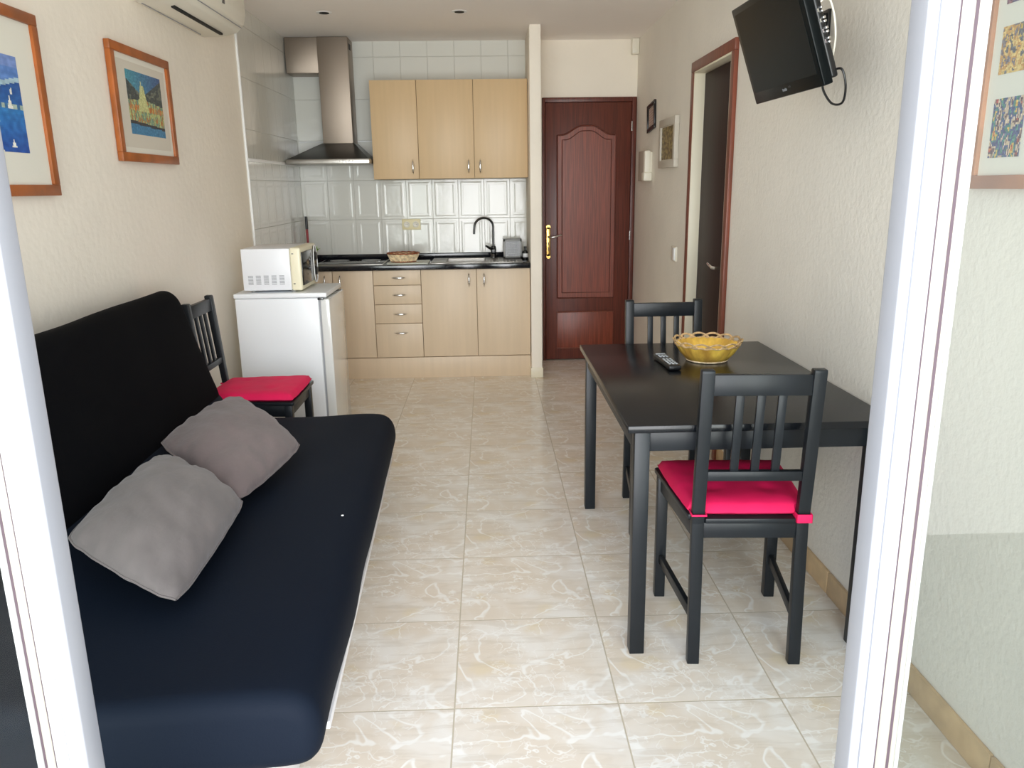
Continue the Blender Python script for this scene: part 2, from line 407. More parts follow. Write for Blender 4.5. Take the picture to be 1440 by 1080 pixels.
h = MB(); h.tube([(.478, yf-.004, .992), (.478, yf-.045, .992), (.495, yf-.052, .99), (.53, yf-.05, .995), (.565, yf-.048, 1.007), (.58, yf-.046, 1.006)], [.009, .009, .009, .008, .007, .005], 12); h.build('door_handle', M['chrome'], d)
for z in (1.815, .995, .3):
    MB().cyl((LX1+.003, yf-.009, z-.035), (LX1+.003, yf-.009, z+.035), .006, 10).build('hinge', M['chrome'], d)

# ------------------------------------------------------------------ bathroom door (door_2)
d = thing('door_2', None, None); d['kind'] = 'structure'
c0 = XR-.02
f = MB(); f.box(c0, XR, DY0-.052, DY0-.004, 0, DZ+.004, bev=.002); f.box(c0, XR, DY1+.004, DY1+.062, 0, DZ+.004, bev=.002); f.box(c0, XR, DY0-.052, DY1+.062, DZ+.0045, DZ+.056, bev=.002)
f.build('door_casing', M['red_casing'], d)
f = MB(); f.box(XR-.018, XR+REC+.04, DY1-.006, DY1+.004, 0, DZ, bev=.001); f.box(XR-.018, XR+REC+.04, DY0-.004, DY1+.004, DZ-.006, DZ+.004, bev=.001)
f.box(XR-.018, XR+REC+.04, DY0-.004, DY0+.006, 0, DZ, bev=.001); f.build('door_lining', M['cream_strip'], d)
box(XR+REC, XR+REC+.04, DY0+.008, DY1-.008, .008, DZ-.008, bev=.002).build('door_leaf', M['wenge'], d)
h = MB(); x = XR+REC
h.lathe([(0, 0), (.024, 0), (.024, .007), (0, .008)], n=20, mat=Matrix.Translation((x, 3.985, .965)) @ Matrix.Rotation(-PI/2, 4, 'Y'))
h.tube([(x, 3.985, .965), (x-.045, 3.985, .965), (x-.055, 4.0, .966), (x-.052, 4.05, .972), (x-.05, 4.10, .978)], [.008, .008, .009, .008, .006], 12)
h.build('door_handle', M['chrome'], d)

# ------------------------------------------------------------------ pictures
def picture(name, label, wall, y0, y1, z0, z1, fw, depth, fm, mats, prints, group=None, tilt=0):
    """wall: 'L' or 'R'. prints: list of (ya,yb,za,zb,fn,nu,nv)"""
    s = 1 if wall == 'L' else -1
    X0 = XL if wall == 'L' else XR
    yc, zc = (y0+y1)/2, (z0+z1)/2
    t = thing(name, label, 'picture', (X0+s*.002, yc, zc))
    t.rotation_euler = (tilt, 0, 0)
    a, b = (y1-y0)/2, (z1-z0)/2
    X = lambda d: s*d
    def bx(mb, d0, d1, ya, yb, za, zb, bev=.002):
        xs = sorted((X(d0), X(d1))); mb.box(xs[0], xs[1], ya, yb, za, zb, bev=bev)
    f = MB(); bx(f, 0, depth, -a, a, -b, -b+fw); bx(f, 0, depth, -a, a, b-fw, b); bx(f, 0, depth, -a, -a+fw, -b+fw, b-fw); bx(f, 0, depth, a-fw, a, -b+fw, b-fw)
    f.build('picture_frame', M[fm], t)
    f = MB(); bx(f, .001, depth-.010, -a+fw-.003, a-fw+.003, -b+fw-.003, b-fw+.003, bev=0); f.build('mount', M[mats[0]], t)
    if len(mats) > 1:
        m = .022; f = MB(); bx(f, depth-.010, depth-.0094, -a+fw+m, a-fw-m, -b+fw+m, b-fw-m, bev=0); f.build('mount_line', M[mats[1]], t)
    for (ya, yb, za, zb, fn, nu, nv) in prints:
        bm = bmesh.new(); cl = bm.loops.layers.color.new('Col')
        xx = X(depth-.009); grid = [[bm.verts.new((xx, ya-yc+(yb-ya)*i/nu, za-zc+(zb-za)*j/nv)) for j in range(nv+1)] for i in range(nu+1)]
        for i in range(nu):
            for j in range(nv):
                fc = bm.faces.new((grid[i][j], grid[i+1][j], grid[i+1][j+1], grid[i][j+1]) if s > 0 else (grid[i][j+1], grid[i+1][j+1], grid[i+1][j], grid[i][j]))
                c = fn((i+.5)/nu, (j+.5)/nv); c = tuple(max(0, min(1, q/255)) for q in c)+(1,)
                for l in fc.loops: l[cl] = c
        # sheet thickness
        me = bpy.data.meshes.new('art_print'); bm.to_mesh(me); bm.free(); me.materials.append(M['print'])
        o = bpy.data.objects.new('art_print', me); col.objects.link(o); o.parent = t
    return t

def lerp(a, b, t): return tuple(x+(y-x)*t for x, y in zip(a, b))
def jit(c, k, u, v, s=20):
    n = noise.noise(Vector((u*s, v*s, 3.1)))*k; return tuple(x+n for x in c)
def regatta(u, v):     # u: near -> far ; blue bay with sails and a pale diagonal beach
    if v > .88: c = (118, 146, 206)
    elif v > .76 + .05*math.sin(u*7): c = (88, 132, 200)
    elif v > .71 + .05*math.sin(u*7): c = (168, 198, 214)
    elif v > .50: c = lerp((26, 96, 168), (24, 84, 158), (v-.5)*4)
    elif v > .455: c = (170, 190, 178) if noise.noise(Vector((u*30, 1, 0))) > -.05 else (48, 110, 160)
    else: c = lerp((20, 80, 166), (32, 128, 196), v*2)
    for (sx, sz, w, h) in ((.86, .45, .03, .13), (.89, .60, .012, .10), (.84, .05, .03, .08), (.6, .5, .03, .12), (.45, .62, .02, .08), (.3, .46, .04, .15), (.7, .3, .02, .07)):
        if 0 < v-sz < h and abs(u-sx) < w*(1-(v-sz)/h): c = (236, 236, 226)
    if v < .20-(u-.45)*.7 and v < .3: c = (222, 190, 160) if v < .16-(u-.45)*.7 else (232, 226, 214)
    return jit(c, 26, u, v)
def harbour(u, v):     # hills, pale church and houses above water
    c = (46, 110, 150)
    hill = .62 + .22*abs(u-.42)/.5*1.3
    if v > hill: c = lerp((62, 150, 170), (44, 84, 140), u)
    elif v > .58-.12*abs(u-.45): c = (50, 66, 72) if noise.noise(Vector((u*9, v*16, 0))) > -.15 else (92, 104, 96)
    elif v > .22-.06*u:
        n = noise.noise(Vector((u*26, v*10, 5)))
        c = (176, 186, 122) if n > .1 else ((112, 150, 130) if n > -.2 else (176, 120, 62))
        if abs(v-.42) < .04 and noise.noise(Vector((u*40, 2, 8))) > 0: c = (198, 120, 56)
    elif v > .17-.05*u: c = (30, 44, 60)
    else: c = (44, 124, 168)
    if abs(u-.42) < .10*(.95-v)/.4+.008 and .38 < v < .80: c = (196, 200, 140)
    if abs(u-.40) < .014 and .7 < v < .86: c = (206, 214, 170)
    return jit(c, 34, u, v, 34)
def street(seed, pal):
    def fn(u, v):
        n = noise.noise(Vector((u*6+seed, v*4, seed))); n2 = noise.noise(Vector((u*13+seed, v*9, 2+seed)))
        i = int((n*.5+.5+n2*.28)*len(pal)*1.2) % len(pal)
        return jit(pal[i], 50, u, v, 30)
    return fn
def botanical(u, v):
    n = noise.noise(Vector((u*9+v*4, v*9-u*3, 0)))
    return jit((158, 146, 96) if n > 0 else (106, 98, 66), 40, u, v, 26)
def note(u, v):
    return (178, 150, 140) if int(v*14) % 2 and abs(u-.5) < .38 else (206, 190, 178)

picture('framed_picture', 'orange-brown framed print of a blue bay with sailboats, nearest the glass door', 'L', 1.985, 2.728, 1.374, 1.925, .034, .022, 'frame_wood', ('mat_board',), [(2.12, 2.592, 1.503, 1.782, regatta, 90, 60)])
picture('framed_picture', 'smaller orange-brown framed print of a harbour town below dark hills on the left wall', 'L', 3.225, 3.80, 1.500, 1.943, .034, .022, 'frame_wood', ('mat_board', 'mat_inner'), [(3.352, 3.695, 1.609, 1.855, harbour, 80, 60)])
pal1 = [(180, 60, 40), (210, 170, 70), (60, 130, 110), (50, 70, 120), (200, 180, 150), (90, 60, 60)]
pal2 = [(214, 178, 60), (120, 110, 110), (200, 150, 60), (220, 190, 110), (90, 90, 90)]
pal3 = [(120, 80, 90), (160, 110, 110), (90, 80, 110)]
pr = []
for j, (za, zb) in enumerate(((1.430, 1.556), (1.607, 1.706), (1.752, 1.87))):
    for i in range(4):
        yb = 1.829-.165*i
        pr.append((yb-.108, yb, za, zb, street(j*3.3+i*1.7, (pal1, pal2, pal3)[j]), 30, 30))
picture('framed_picture', 'light brown framed set of small colourful street prints seen through the right glass door', 'R', 1.19, 1.889, 1.362, 1.99, .030, .02, 'frame_light', ('mat_board',), pr)
t = picture('framed_picture', 'small tilted black framed note on the right wall beside the entrance door', 'R', 5.55, 5.80, 1.742, 1.925, .026, .014, 'black_plastic', ('mat_inner',), [(5.582, 5.768, 1.772, 1.893, note, 10, 28)], tilt=math.radians(-6))
picture('framed_picture', 'grey-white framed olive botanical print on the right wall beside the bathroom door', 'R', 4.87, 5.31, 1.482, 1.778, .045, .028, 'grey_frame', ('mat_inner',), [(4.925, 5.255, 1.532, 1.728, botanical, 30, 30)])

# small wall fittings
t = thing('intercom', 'cream wall intercom with white handset beside the entrance door', 'intercom', (XR, 5.80, 1.51))
box(-.03, 0, -.09, .20, -.105, .105, bev=.004).build('intercom_body', M['grey_frame'], t)
g = MB(); g.box(-.055, -.012, -.165, -.11, -.10, .10, bev=.010, seg=3); g.box(-.062, -.002, -.18, -.095, -.105, -.045, bev=.010, seg=3); g.box(-.03, -.0, -.16, -.085, -.09, .09, bev=.004); g.build('handset', M['plastic_white'], t)
t = thing('light_switch', 'white double light switch plate on the wall between entrance and bathroom doors', 'light switch', (XR, 4.87, .965))
box(-.012, 0, -.055, .055, -.045, .045, bev=.003).build('switch_plate', M['plastic_white'], t)
box(-.020, -.010, -.05, .0, -.038, .038, bev=.002).build('rocker', M['white'], t)
t = thing('motion_sensor', 'small cream alarm motion sensor high in the corner above the entrance door', 'motion sensor', (1.125, 6.235, 2.375))
box(-.028, .028, -.03, .03, -.055, .055, bev=.009, seg=3).build('sensor_body', M['plastic_white'], t)
box(-.018, .018, -.034, -.028, -.045, -.012, bev=.002).build('sensor_lens', M['plastic_white'], t)
t = thing('power_outlet', 'cream double power outlet on the tiles above the worktop', 'power outlet', (-.59, YK-.008, 1.105))
box(-.072, .072, -.009, 0, -.041, .041, bev=.003).build('outlet_plate', M['plastic_cream'], t)
for sx in (-.035, .035):
    o = MB().lathe([(.014, -.0005), (.022, -.0005), (.024, .003), (.022, .004), (.014, .001)], n=24, mat=Matrix.Translation((sx, -.009, 0)) @ Matrix.Rotation(PI/2, 4, 'X')).build('socket', M['plastic_white'], t)
    MB().cyl((sx-.006, -.0095, 0), (sx-.006, -.0105, 0), .0025, 8).cyl((sx+.006, -.0095, 0), (sx+.006, -.0105, 0), .0025, 8).build('socket_hole', M['dark_slot'], o)

# ------------------------------------------------------------------ bow handle
def bow(mb, c, axis, L=.1, out=(0, -1, 0), r=.0065, d=.022):
    """arched spindle handle centred at c; axis 'x','y' or 'z'"""
    A = {'x': Vector((1, 0, 0)), 'y': Vector((0, 1, 0)), 'z': Vector((0, 0, 1))}[axis]; O = Vector(out); c = Vector(c)
    pts, rr = [], []
    for i in range(15):
        s = -1+2*i/14
        pts.append(c+A*(s*L/2)+O*(d*(1-s**4)))
        rr.append(r*(.45+.75*(1-s*s)))
    mb.tube(pts, rr, 12)
def handle(parent, *a, **k):
    m = MB(); bow(m, *a, **k); return m.build('handle', M['chrome'], parent)

# ------------------------------------------------------------------ kitchen base units
KF = 5.745; DT = .018
def unit(name, label, cat, x0, x1, doors, drawers=None):
    t = thing(name, label, cat, ((x0+x1)/2, 6.0, 0)); ox = (x0+x1)/2
    yb = KF+DT+.001
    box(x0-ox+.0005, x1-ox-.0005, yb-6, YK-.012-6, .157, .808, bev=.001).build('cabinet_body', M['maple_body'], t)
    for (a, b, hs) in doors:
        dd = box(a-ox+.002, b-ox-.002, KF-6, KF+DT-6, .162, .803, bev=.0015).build('door', M['maple'], t)
        handle(dd, ((a if hs < 0 else b)-ox-hs*.055, KF-6, .724), 'z')
    if drawers:
        for k, (z0, z1) in enumerate(drawers):
            dd = box(x0-ox+.002, x1-ox-.002, KF-6, KF+DT-6, z0+.002, z1-.002, bev=.0015).build('drawer', M['maple'], t)
            handle(dd, (.012, KF-6, (z0+z1)/2 if k < 3 else z1-.07), 'x')
    return t
unit('base_cabinet', 'maple base cabinet door in the corner, mostly hidden behind the fridge', 'cabinet', XL+.012, -1.128, [(XL+.012, -1.128, 1)])
unit('base_cabinet', 'single-door maple base cabinet between fridge and drawer unit', 'cabinet', -1.128, -.836, [(-1.128, -.836, -1)])
unit('drawer_unit', 'maple base unit with four drawers below the oval basket', 'drawer unit', -.836, -.490, [], [(.695, .805), (.556, .695), (.415, .556), (.160, .415)])
unit('base_cabinet', 'double-door maple base cabinet under the sink', 'cabinet', -.490, .305, [(-.490, -.086, 1), (-.086, .305, -1)])
tag(box(XL+.012, .305, KF+.006, KF+.022, .0, .156, bev=.001).build('plinth', M['maple']), 'long maple plinth board along the floor under the base cabinets', 'plinth')
# worktop with a sink cut-out
SX0, SX1, SY0, SY1 = -.31, -.02, 5.86, 6.14
t = thing('worktop', 'black speckled kitchen worktop with low upstand against the tiles', 'worktop', (-.56, 6.0, .808))
w = MB(); ox = -.56; wy0, wy1, wz = 5.715-6, YK-.010-6, .034
w.box(XL+.012-ox, SX0-ox, wy0, wy1, 0, wz, bev=.003); w.box(SX1-ox, .306-ox, wy0, wy1, 0, wz, bev=.003)
w.box(SX0-ox-.004, SX1-ox+.004, wy0, SY0-6, 0, wz, bev=.003); w.box(SX0-ox-.004, SX1-ox+.004, SY1-6, wy1, 0, wz, bev=.003)
w.build('worktop_slab', M['worktop'], t)
w = MB(); w.box(XL+.012-ox, .306-ox, wy1-.014, wy1, wz-.002, wz+.040, bev=.003); w.box(XL+.0095-ox, XL+.022-ox, wy0+.03, wy1-.014, wz-.002, wz+.040, bev=.003)
w.build('upstand', M['worktop'], t)
WT = .842
# sink
t = thing('sink', 'stainless steel inset sink with ribbed drainboard on the right', 'sink', (-.07, 6.0, WT))
s = MB(); ox, oy = -.07, 6.0
s.box(-.42-ox, SX0-ox, 5.77-oy, 6.20-oy, 0, .006, bev=.002); s.box(SX1-ox, .255-ox, 5.77-oy, 6.20-oy, 0, .006, bev=.002)
s.box(SX0-ox-.002, SX1-ox+.002, 5.77-oy, SY0-oy, 0, .006, bev=.002); s.box(SX0-ox-.002, SX1-ox+.002, SY1-oy, 6.20-oy, 0, .006, bev=.002)
for k in range(9): s.tube([(.01+k*.025-ox, 5.82-oy, .007), (.01+k*.025-ox, 6.10-oy, .007)], .003, 6)
s.build('sink_rim', M['steel'], t)
b = MB()
b.box(SX0+.003-ox, SX0+.006-ox, SY0+.003-oy, SY1-.003-oy, -.14, .004, bev=0); b.box(SX1-.006-ox, SX1-.003-ox, SY0+.003-oy, SY1-.003-oy, -.14, .004, bev=0)
b.box(SX0+.003-ox, SX1-.003-ox, SY0+.003-oy, SY0+.006-oy, -.14, .004, bev=0); b.box(SX0+.003-ox, SX1-.003-ox, SY1-.006-oy, SY1-.003-oy, -.14, .004, bev=0)
b.box(SX0+.003-ox, SX1-.003-ox, SY0+.003-oy, SY1-.003-oy, -.144, -.14, bev=0); b.build('basin', M['steel'], t)
MB().lathe([(0, -.139), (.03, -.139), (.034, -.137), (0, -.137)], c=((SX0+SX1)/2-ox, 0, 0)).build('drain', M['steel_dark'], t)
# faucet
t = thing('faucet', 'chrome gooseneck kitchen tap with dark lever behind the sink', 'faucet', (.045, 6.165, WT+.006))
MB().lathe([(.026, 0), (.026, .006), (.022, .012), (.020, .08), (.016, .088), (0, .09)], n=24).build('tap_base', M['steel_dark'], t)
pts = [(0, 0, .07), (0, 0, .20)]+[(-.072+.072*math.cos(a), -.04*(1-math.cos(a)), .235+.068*math.sin(a)) for a in [PI*k/12 for k in range(0, 12)]]+[(-.146, -.08, .215), (-.147, -.081, .185)]
MB().tube(pts, .0085, 14).build('spout', M['steel_dark'], t)
MB().tube([(0, -.01, .06), (-.03, -.035, .075), (-.06, -.05, .095)], [.012, .010, .007], 12).box(-.02, .02, -.03, .01, .03, .07, bev=.008, seg=3).build('lever', M['black_plastic'], t)
# draining rack / cutlery box
t = thing('cutlery_drainer', 'small grey box with a square grid front on the drainboard', 'cutlery drainer', (.19, 6.1, WT+.0115))
g = MB()
g.box(-.07, .07, -.05, -.044, 0, .012, bev=.001); g.box(-.07, .07, -.05, -.044, .122, .138, bev=.001); g.box(-.07, -.056, -.05, -.044, 0, .138, bev=.001); g.box(.056, .07, -.05, -.044, 0, .138, bev=.001)
g.box(-.07, -.066, -.046, .05, 0, .138, bev=.001); g.box(.066, .07, -.046, .05, 0, .138, bev=.001); g.box(-.07, .07, .046, .05, 0, .138, bev=.001); g.box(-.07, .07, -.046, .05, 0, .004, bev=.001)
g.build('box_frame', M['plastic_grey'], t)
box(-.056, .056, -.040, -.036, .012, .122, bev=0).build('interior_shade', M['steel_dark'], t)  # dark panel stands in for the shade inside the box
g = MB()
for k in range(1, 9): g.box(-.056+k*.0124-.0018, -.056+k*.0124+.0018, -.049, -.045, .01, .125, bev=0)
for k in range(1, 9): g.box(-.058, .058, -.0485, -.0455, .012+k*.0124-.0018, .012+k*.0124+.0018, bev=0)
g.build('grid', M['grid_grey'], t)
t = thing('dish_bottle', 'small black bottle with a white label squeezed against the partition wall', 'bottle', (.284, 6.02, WT))
MB().lathe([(0, 0), (.019, 0), (.02, .004), (.02, .05), (.015, .065), (.008, .07), (.008, .085), (.011, .086), (.011, .10), (0, .10)], n=24).build('bottle_body', M['black_plastic'], t)
MB().lathe([(.0203, .018), (.0207, .019), (.0207, .045), (.0203, .046)], n=24).build('bottle_label', M['white'], t)
# hob
t = thing('hob', 'flat black hob with a pale steel edge beside the fridge corner', 'hob', (-1.01, 5.99, WT))
box(-.25, .25, -.225, .225, 0, .006, bev=.002).build('hob_rim', M['steel'], t)
g = box(-.238, .238, -.18, .21, .006, .009, bev=.001).build('hob_glass', M['black_gloss'], t)
for (a, b_) in ((-.12, .1), (.12, .1), (-.12, -.09), (.12, -.09)):
    MB().lathe([(.07, 0), (.073, 0), (.073, .0008), (.07, .0008)], c=(a, b_, .009), n=32).build('burner_ring', M['grey_mark'], t)
t = tag(box(-.145, .155, -.13, .12, 0, .009, bev=.003).build('cutting_board', M['board'], loc=(-.59, 5.90, WT)), 'pale grey-green board lying flat under the oval basket', 'board')
# oval basket on the worktop
t = thing('oval_basket', 'shallow oval straw basket with brown rim on the kitchen worktop', 'basket', (-.625, 5.90, WT+.0095))
MB().lathe([(0, .002), (.085, 0), (.09, .003), (.118, .060), (.113, .060), (.085, .008), (0, .006)], n=48, sy=.86, wave=lambda k, z: .0016*math.sin(k*2*PI*24)*(z > .01)).build('basket_body', M['basket_straw'], t)
g = MB()
for r, z, rr in ((.117, .063, .006), (.091, .004, .005)):
    g.tube([(r*math.cos(2*PI*k/48), r*.86*math.sin(2*PI*k/48), z+.0015*math.sin(k*2.1)) for k in range(49)], rr, 8, cap=False)
g.build('basket_rim', M['basket_brown'], t)
g = MB()
for k in range(40):
    a = 2*PI*k/40; g.tube([(.092*math.cos(a), .092*.86*math.sin(a), .004), (.119*math.cos(a), .119*.86*math.sin(a), .060)], .0024, 5)
g.build('basket_ribs', M['basket_straw'], t)
# lighter and leaf behind the microwave
t = thing('kitchen_lighter', 'slim upright black and red stick lighter in the kitchen corner', 'lighter', (-1.372, 6.14, WT))
MB().cyl((0, 0, 0), (0, 0, .245), .009, 12).build('lighter_body', M['red'], t)
MB().cyl((0, 0, .245), (0, 0, .34), .0105, 12).build('lighter_handle', M['black_plastic'], t)
t = thing('potted_plant', 'bright green leafy plant peeking out behind the microwave', 'plant', (-1.302, 5.93, WT))
MB().lathe([(0, 0), (.022, 0), (.028, .065), (.029, .07), (.025, .07), (0, .062)], n=24).build('pot', M['pot_white'], t)
g = MB()
for k in range(22):
    a = random.uniform(-1.8, 1.8); L = random.uniform(.07, .115); th = random.uniform(.75, 1.35)
    dirv = Vector((math.cos(a)*math.cos(th), math.sin(a)*math.cos(th), math.sin(th))); sd = Vector((-math.sin(a), math.cos(a), 0))
    b = bmesh.new(); rows = []
    for i in range(6):
        s_ = i/5; w_ = .013*math.sin(PI*min(1, s_*.9+.08)); p = Vector((0, 0, .06))+dirv*L*s_+Vector((0, 0, -.02*s_*s_))
        rows.append([b.verts.new(p-sd*w_), b.verts.new(p+Vector((0, 0, -.002))), b.verts.new(p+sd*w_)])
    for i in range(5):
        for j in range(2): b.faces.new((rows[i][j], rows[i][j+1], rows[i+1][j+1], rows[i+1][j]))
    g._merge(b)
g.build('leaves', M['leaf'], t)

# ------------------------------------------------------------------ wall cabinets
UF = 5.93; UZ0, UZ1 = 1.443, 2.122
def wunit(label, x0, x1, doors):
    ox = (x0+x1)/2; t = thing('wall_cabinet', label, 'cabinet', (ox, 6.1, UZ0))
    box(x0-ox+.0005, x1-ox-.0005, UF+.019-6.1, YK-.010-6.1, 0, UZ1-UZ0, bev=.001).build('cabinet_body', M['maple_body'], t)
    for (a, b, hs) in doors:
        dd = box(a-ox+.0015, b-ox-.0015, UF-6.1, UF+.018-6.1, .001, UZ1-UZ0-.001, bev=.0015).build('door', M['maple_wall'], t)
        handle(dd, ((a if hs < 0 else b)-ox-hs*.042, UF-6.1, .085), 'z')
wunit('single-door maple wall cabinet next to the cooker hood', -.815, -.485, [(-.815, -.485, 1)])
wunit('double-door maple wall cabinet above the sink', -.485, .306, [(-.485, -.083, 1), (-.083, .306, -1)])

# ------------------------------------------------------------------ cooker hood
t = thing('cooker_hood', 'stainless chimney cooker hood with side duct up to the ceiling', 'cooker hood', (-1.12, 6.0, 1.553))
hx0, hx1, hy0, hy1 = XL+.020+1.12, -.822+1.12, 5.80-6, YK-.018-6
box(hx0, hx1, hy0, hy1, 0, .034, bev=.004).build('hood_rim', M['steel'], t)
b = bmesh.new(); cx0, cx1, cy0, cy1 = -1.185+1.12, -.968+1.12, 6.05-6, hy1
lo = [b.verts.new(p) for p in ((hx0+.008, hy0+.008, .034), (hx1-.008, hy0+.008, .034), (hx1-.008, hy1, .034), (hx0+.008, hy1, .034))]
hi = [b.verts.new(p) for p in ((cx0-.008, cy0-.008, .152), (cx1+.008, cy0-.008, .152), (cx1+.008, cy1, .152), (cx0-.008, cy1, .152))]
for i in range(4): b.faces.new((lo[i], lo[(i+1) % 4], hi[(i+1) % 4], hi[i]))
b.faces.new(hi); b.faces.new(lo[::-1]); bmesh.ops.recalc_face_normals(b, faces=b.faces)
g = MB(); g._merge(b); g.build('hood_canopy', M['steel_dark'], t)
box(cx0, cx1, cy0, cy1, .150, ZC-1.553-.002, bev=.003).build('chimney', M['steel_sheet'], t)
box(XL+.014+1.12, cx0-.001, cy0+.012, cy1, 2.190-1.553, ZC-1.553-.002, bev=.003).build('side_duct', M['steel_sheet'], t)
g = MB(); g.box(cx1-.0005, cx1+.0015, cy0+.05, cy0+.13, .80, .84, bev=0); g.build('vent_slot', M['dark_slot'], t)
for k in range(5): MB().cyl((.09+k*.022, hy0+.001, .016), (.09+k*.022, hy0-.004, .016), .005, 10).build('push_button', M['chrome'], t)

# ------------------------------------------------------------------ air conditioner
t = thing('air_conditioner', 'white split air conditioner high on the left wall above the pictures', 'air conditioner', (XL, 3.95, 2.14))
prof = [(0, 0), (.115, .002), (.18, .02), (.215, .055), (.228, .10), (.226, .20), (.205, .262), (.17, .277), (0, .277)]
g = MB(); b = bmesh.new()
m = Matrix(((1, 0, 0, 0), (0, 0, 1, -.42), (0, 1, 0, 0), (0, 0, 0, 1)))
g.prism(prof, .84, mat=m, bev=.008, seg=3); g.build('casing', M['plastic_white'], t, smooth_angle=50)
g = MB(); g.box(.112, .128, -.29, .34, -.004, .010, bev=.002); g.build('air_slot', M['dark_slot'], t)
# flap line and louvre
g = MB(); g.tube([(.205, -.40, .0395), (.205, .40, .0395)], .0022, 6); g.tube([(.02, -.36, -.0005), (.02, .33, -.0005)], .0028, 6); g.build('seam', M['grey_mark'], t)
box(.135, .195, -.38, .38, .006, .012, bev=.002, mat=Matrix.Translation((0, 0, -.030)) @ Matrix.Rotation(-.28, 4, 'Y')).build('louvre', M['white'], t)
g = MB(); g.box(.2255, .2295, .055, .08, .085, .11, bev=0); g.build('display', M['steel_dark'], t)

# ------------------------------------------------------------------ fridge
t = thing('fridge', 'small white fridge with its side to the room, microwave on top', 'fridge', (-1.10, 4.40, 0))
fx0, fx1, fy0, fy1 = -1.345+1.10, -.905+1.10, 4.19-4.4, 4.62-4.4
g = MB(); g.box(fx0, fx1, fy0, fy1, .02, .822, bev=.006, seg=3); g.build('fridge_body', M['fridge'], t)
box(fx0-.004, fx1+.045, fy0-.004, fy1+.004, .824, .85, bev=.006, seg=3).build('fridge_lid', M['fridge'], t)
box(fx1+.010, fx1+.058, fy0+.001, fy1-.001, .045, .815, bev=.006, seg=4).build('fridge_door', M['fridge_door'], t)
box(fx1, fx1+.011, fy0+.008, fy1-.008, .05, .81, bev=0).build('door_seal', M['grey_mark'], t)
g = MB(); g.box(fx1-.002, fx1+.028, fy0-.006, fy0+.02, .812, .822, bev=.001); g.build('hinge', M['steel_dark'], t)
for sx in (fx0+.03, fx1-.03):
    for sy in (fy0+.03, fy1-.03): MB().lathe([(.018, 0), (.018, .02), (.012, .022)], c=(sx, sy, 0), n=16).build('foot', M['black_plastic'], t)

# ------------------------------------------------------------------ microwave
t = thing('microwave', 'white microwave with cream front and round dials on top of the fridge', 'microwave', (-1.14, 4.41, .85))
mx0, mx1, my0, my1 = -1.298+1.14, -1.045+1.14, 4.215-4.41, 4.60-4.41
box(mx0, mx1, my0, my1, .013, .232, bev=.004).build('shell', M['mw_side'], t)
f = box(mx1, mx1+.058, my0-.002, my1+.002, .010, .235, bev=.012, seg=4).build('front_panel', M['mw_cream'], t)
fxx = mx1+.058
box(fxx-.003, fxx+.006, my0+.012, my1-.125, .035, .21, bev=.006, seg=3).build('oven_door', M['black_gloss'], t)
g = MB(); pts = []
for k in range(32):
    a = 2*PI*k/32; pts.append((.044*math.cos(a), .100*math.copysign(abs(math.sin(a))**.75, math.sin(a))))
m = Matrix(((0, 0, 1, fxx-.002), (1, 0, 0, my1-.062), (0, 1, 0, .122), (0, 0, 0, 1)))
g.prism(pts, .009, mat=m); cp = g.build('control_panel', M['black_gloss'], t)
g = MB(); g.tube([(fxx+.007, my1-.062+p[0]*1.03, .122+p[1]*1.03) for p in pts+[pts[0]]], .003, 8, cap=False); g.build('panel_ring', M['white'], cp)
for z in (.165, .085):
    g = MB(); g.lathe([(0, .0), (.026, .0), (.025, .004), (.020, .010), (0, .011)], n=24, mat=Matrix.Translation((fxx+.006, my1-.062, z)) @ Matrix.Rotation(PI/2, 4, 'Y')); kn = g.build('dial', M['black_plastic'], cp)
g = MB()
for i in range(5):
    for j in range(7): g.box(mx0+.028+i*.041, mx0+.054+i*.041, my0-.0008, my0+.001, .045+j*.0072, .0485+j*.0072, bev=0)
g.build('vent_grille', M['grey_mark'], t)
for z_ in (.202, .045): box(mx1+.012, mx1+.022, my0-.0035, my0, z_, z_+.004, bev=0).build('screw', M['steel_dark'], t)
for sx in (mx0+.04, mx1):
    for sy in (my0+.04, my1-.04): MB().lathe([(.012, 0), (.014, .014)], c=(sx, sy, 0), n=14).build('foot', M['plastic_grey'], t)

# ------------------------------------------------------------------ TV
TW, TH = .50, .305
TVX = .863
t = thing('television', 'black flat television tilted down on a wall bracket, right wall', 'television', (TVX, 2.491, 1.779), 0)
xv = Vector((math.cos(math.radians(-87.9)), math.sin(math.radians(-87.9)), 0)); tl = math.radians(109.4)
n0 = Vector((-math.sin(math.radians(-87.9)), math.cos(math.radians(-87.9)), 0))
yv = n0*math.cos(tl)+Vector((0, 0, 1))*math.sin(tl); zv = xv.cross(yv)   # zv towards the room
TM = Matrix(((xv.x, yv.x, zv.x, 0), (xv.y, yv.y, zv.y, 0), (xv.z, yv.z, zv.z, 0), (0, 0, 0, 1)))
TVC = None
def tvb(mb, *a, **k): return mb.box(*a, mat=TM, **k)
tvb(MB(), -TW/2, TW/2, -TH/2, TH/2, -.028, 0, bev=.004, seg=3).build('bezel', M['tv_black'], t)
tvb(MB(), -TW/2+.022, TW/2-.022, -TH/2+.036, TH/2-.02, -.001, .0012, bev=0).build('screen', M['tv_black'], t)
bk = tvb(MB(), -TW/2+.006, TW/2-.004, -TH/2+.012, TH/2-.012, -.048, -.027, bev=.006, seg=3).build('rear_housing', M['black_plastic'], t)
g = MB()
for k in range(4):
    for j in range(2): tvb(g, TW/2-.006, TW/2+.004, -.045+k*.027+j*.010-.006, -.045+k*.027+j*.010, -.047, -.040, bev=.001)
    tvb(g, TW/2-.006, TW/2-.0025, -.045+k*.027-.003, -.045+k*.027+.006, -.036, -.032, bev=0)
g.build('connector_ports', M['chrome'], bk)
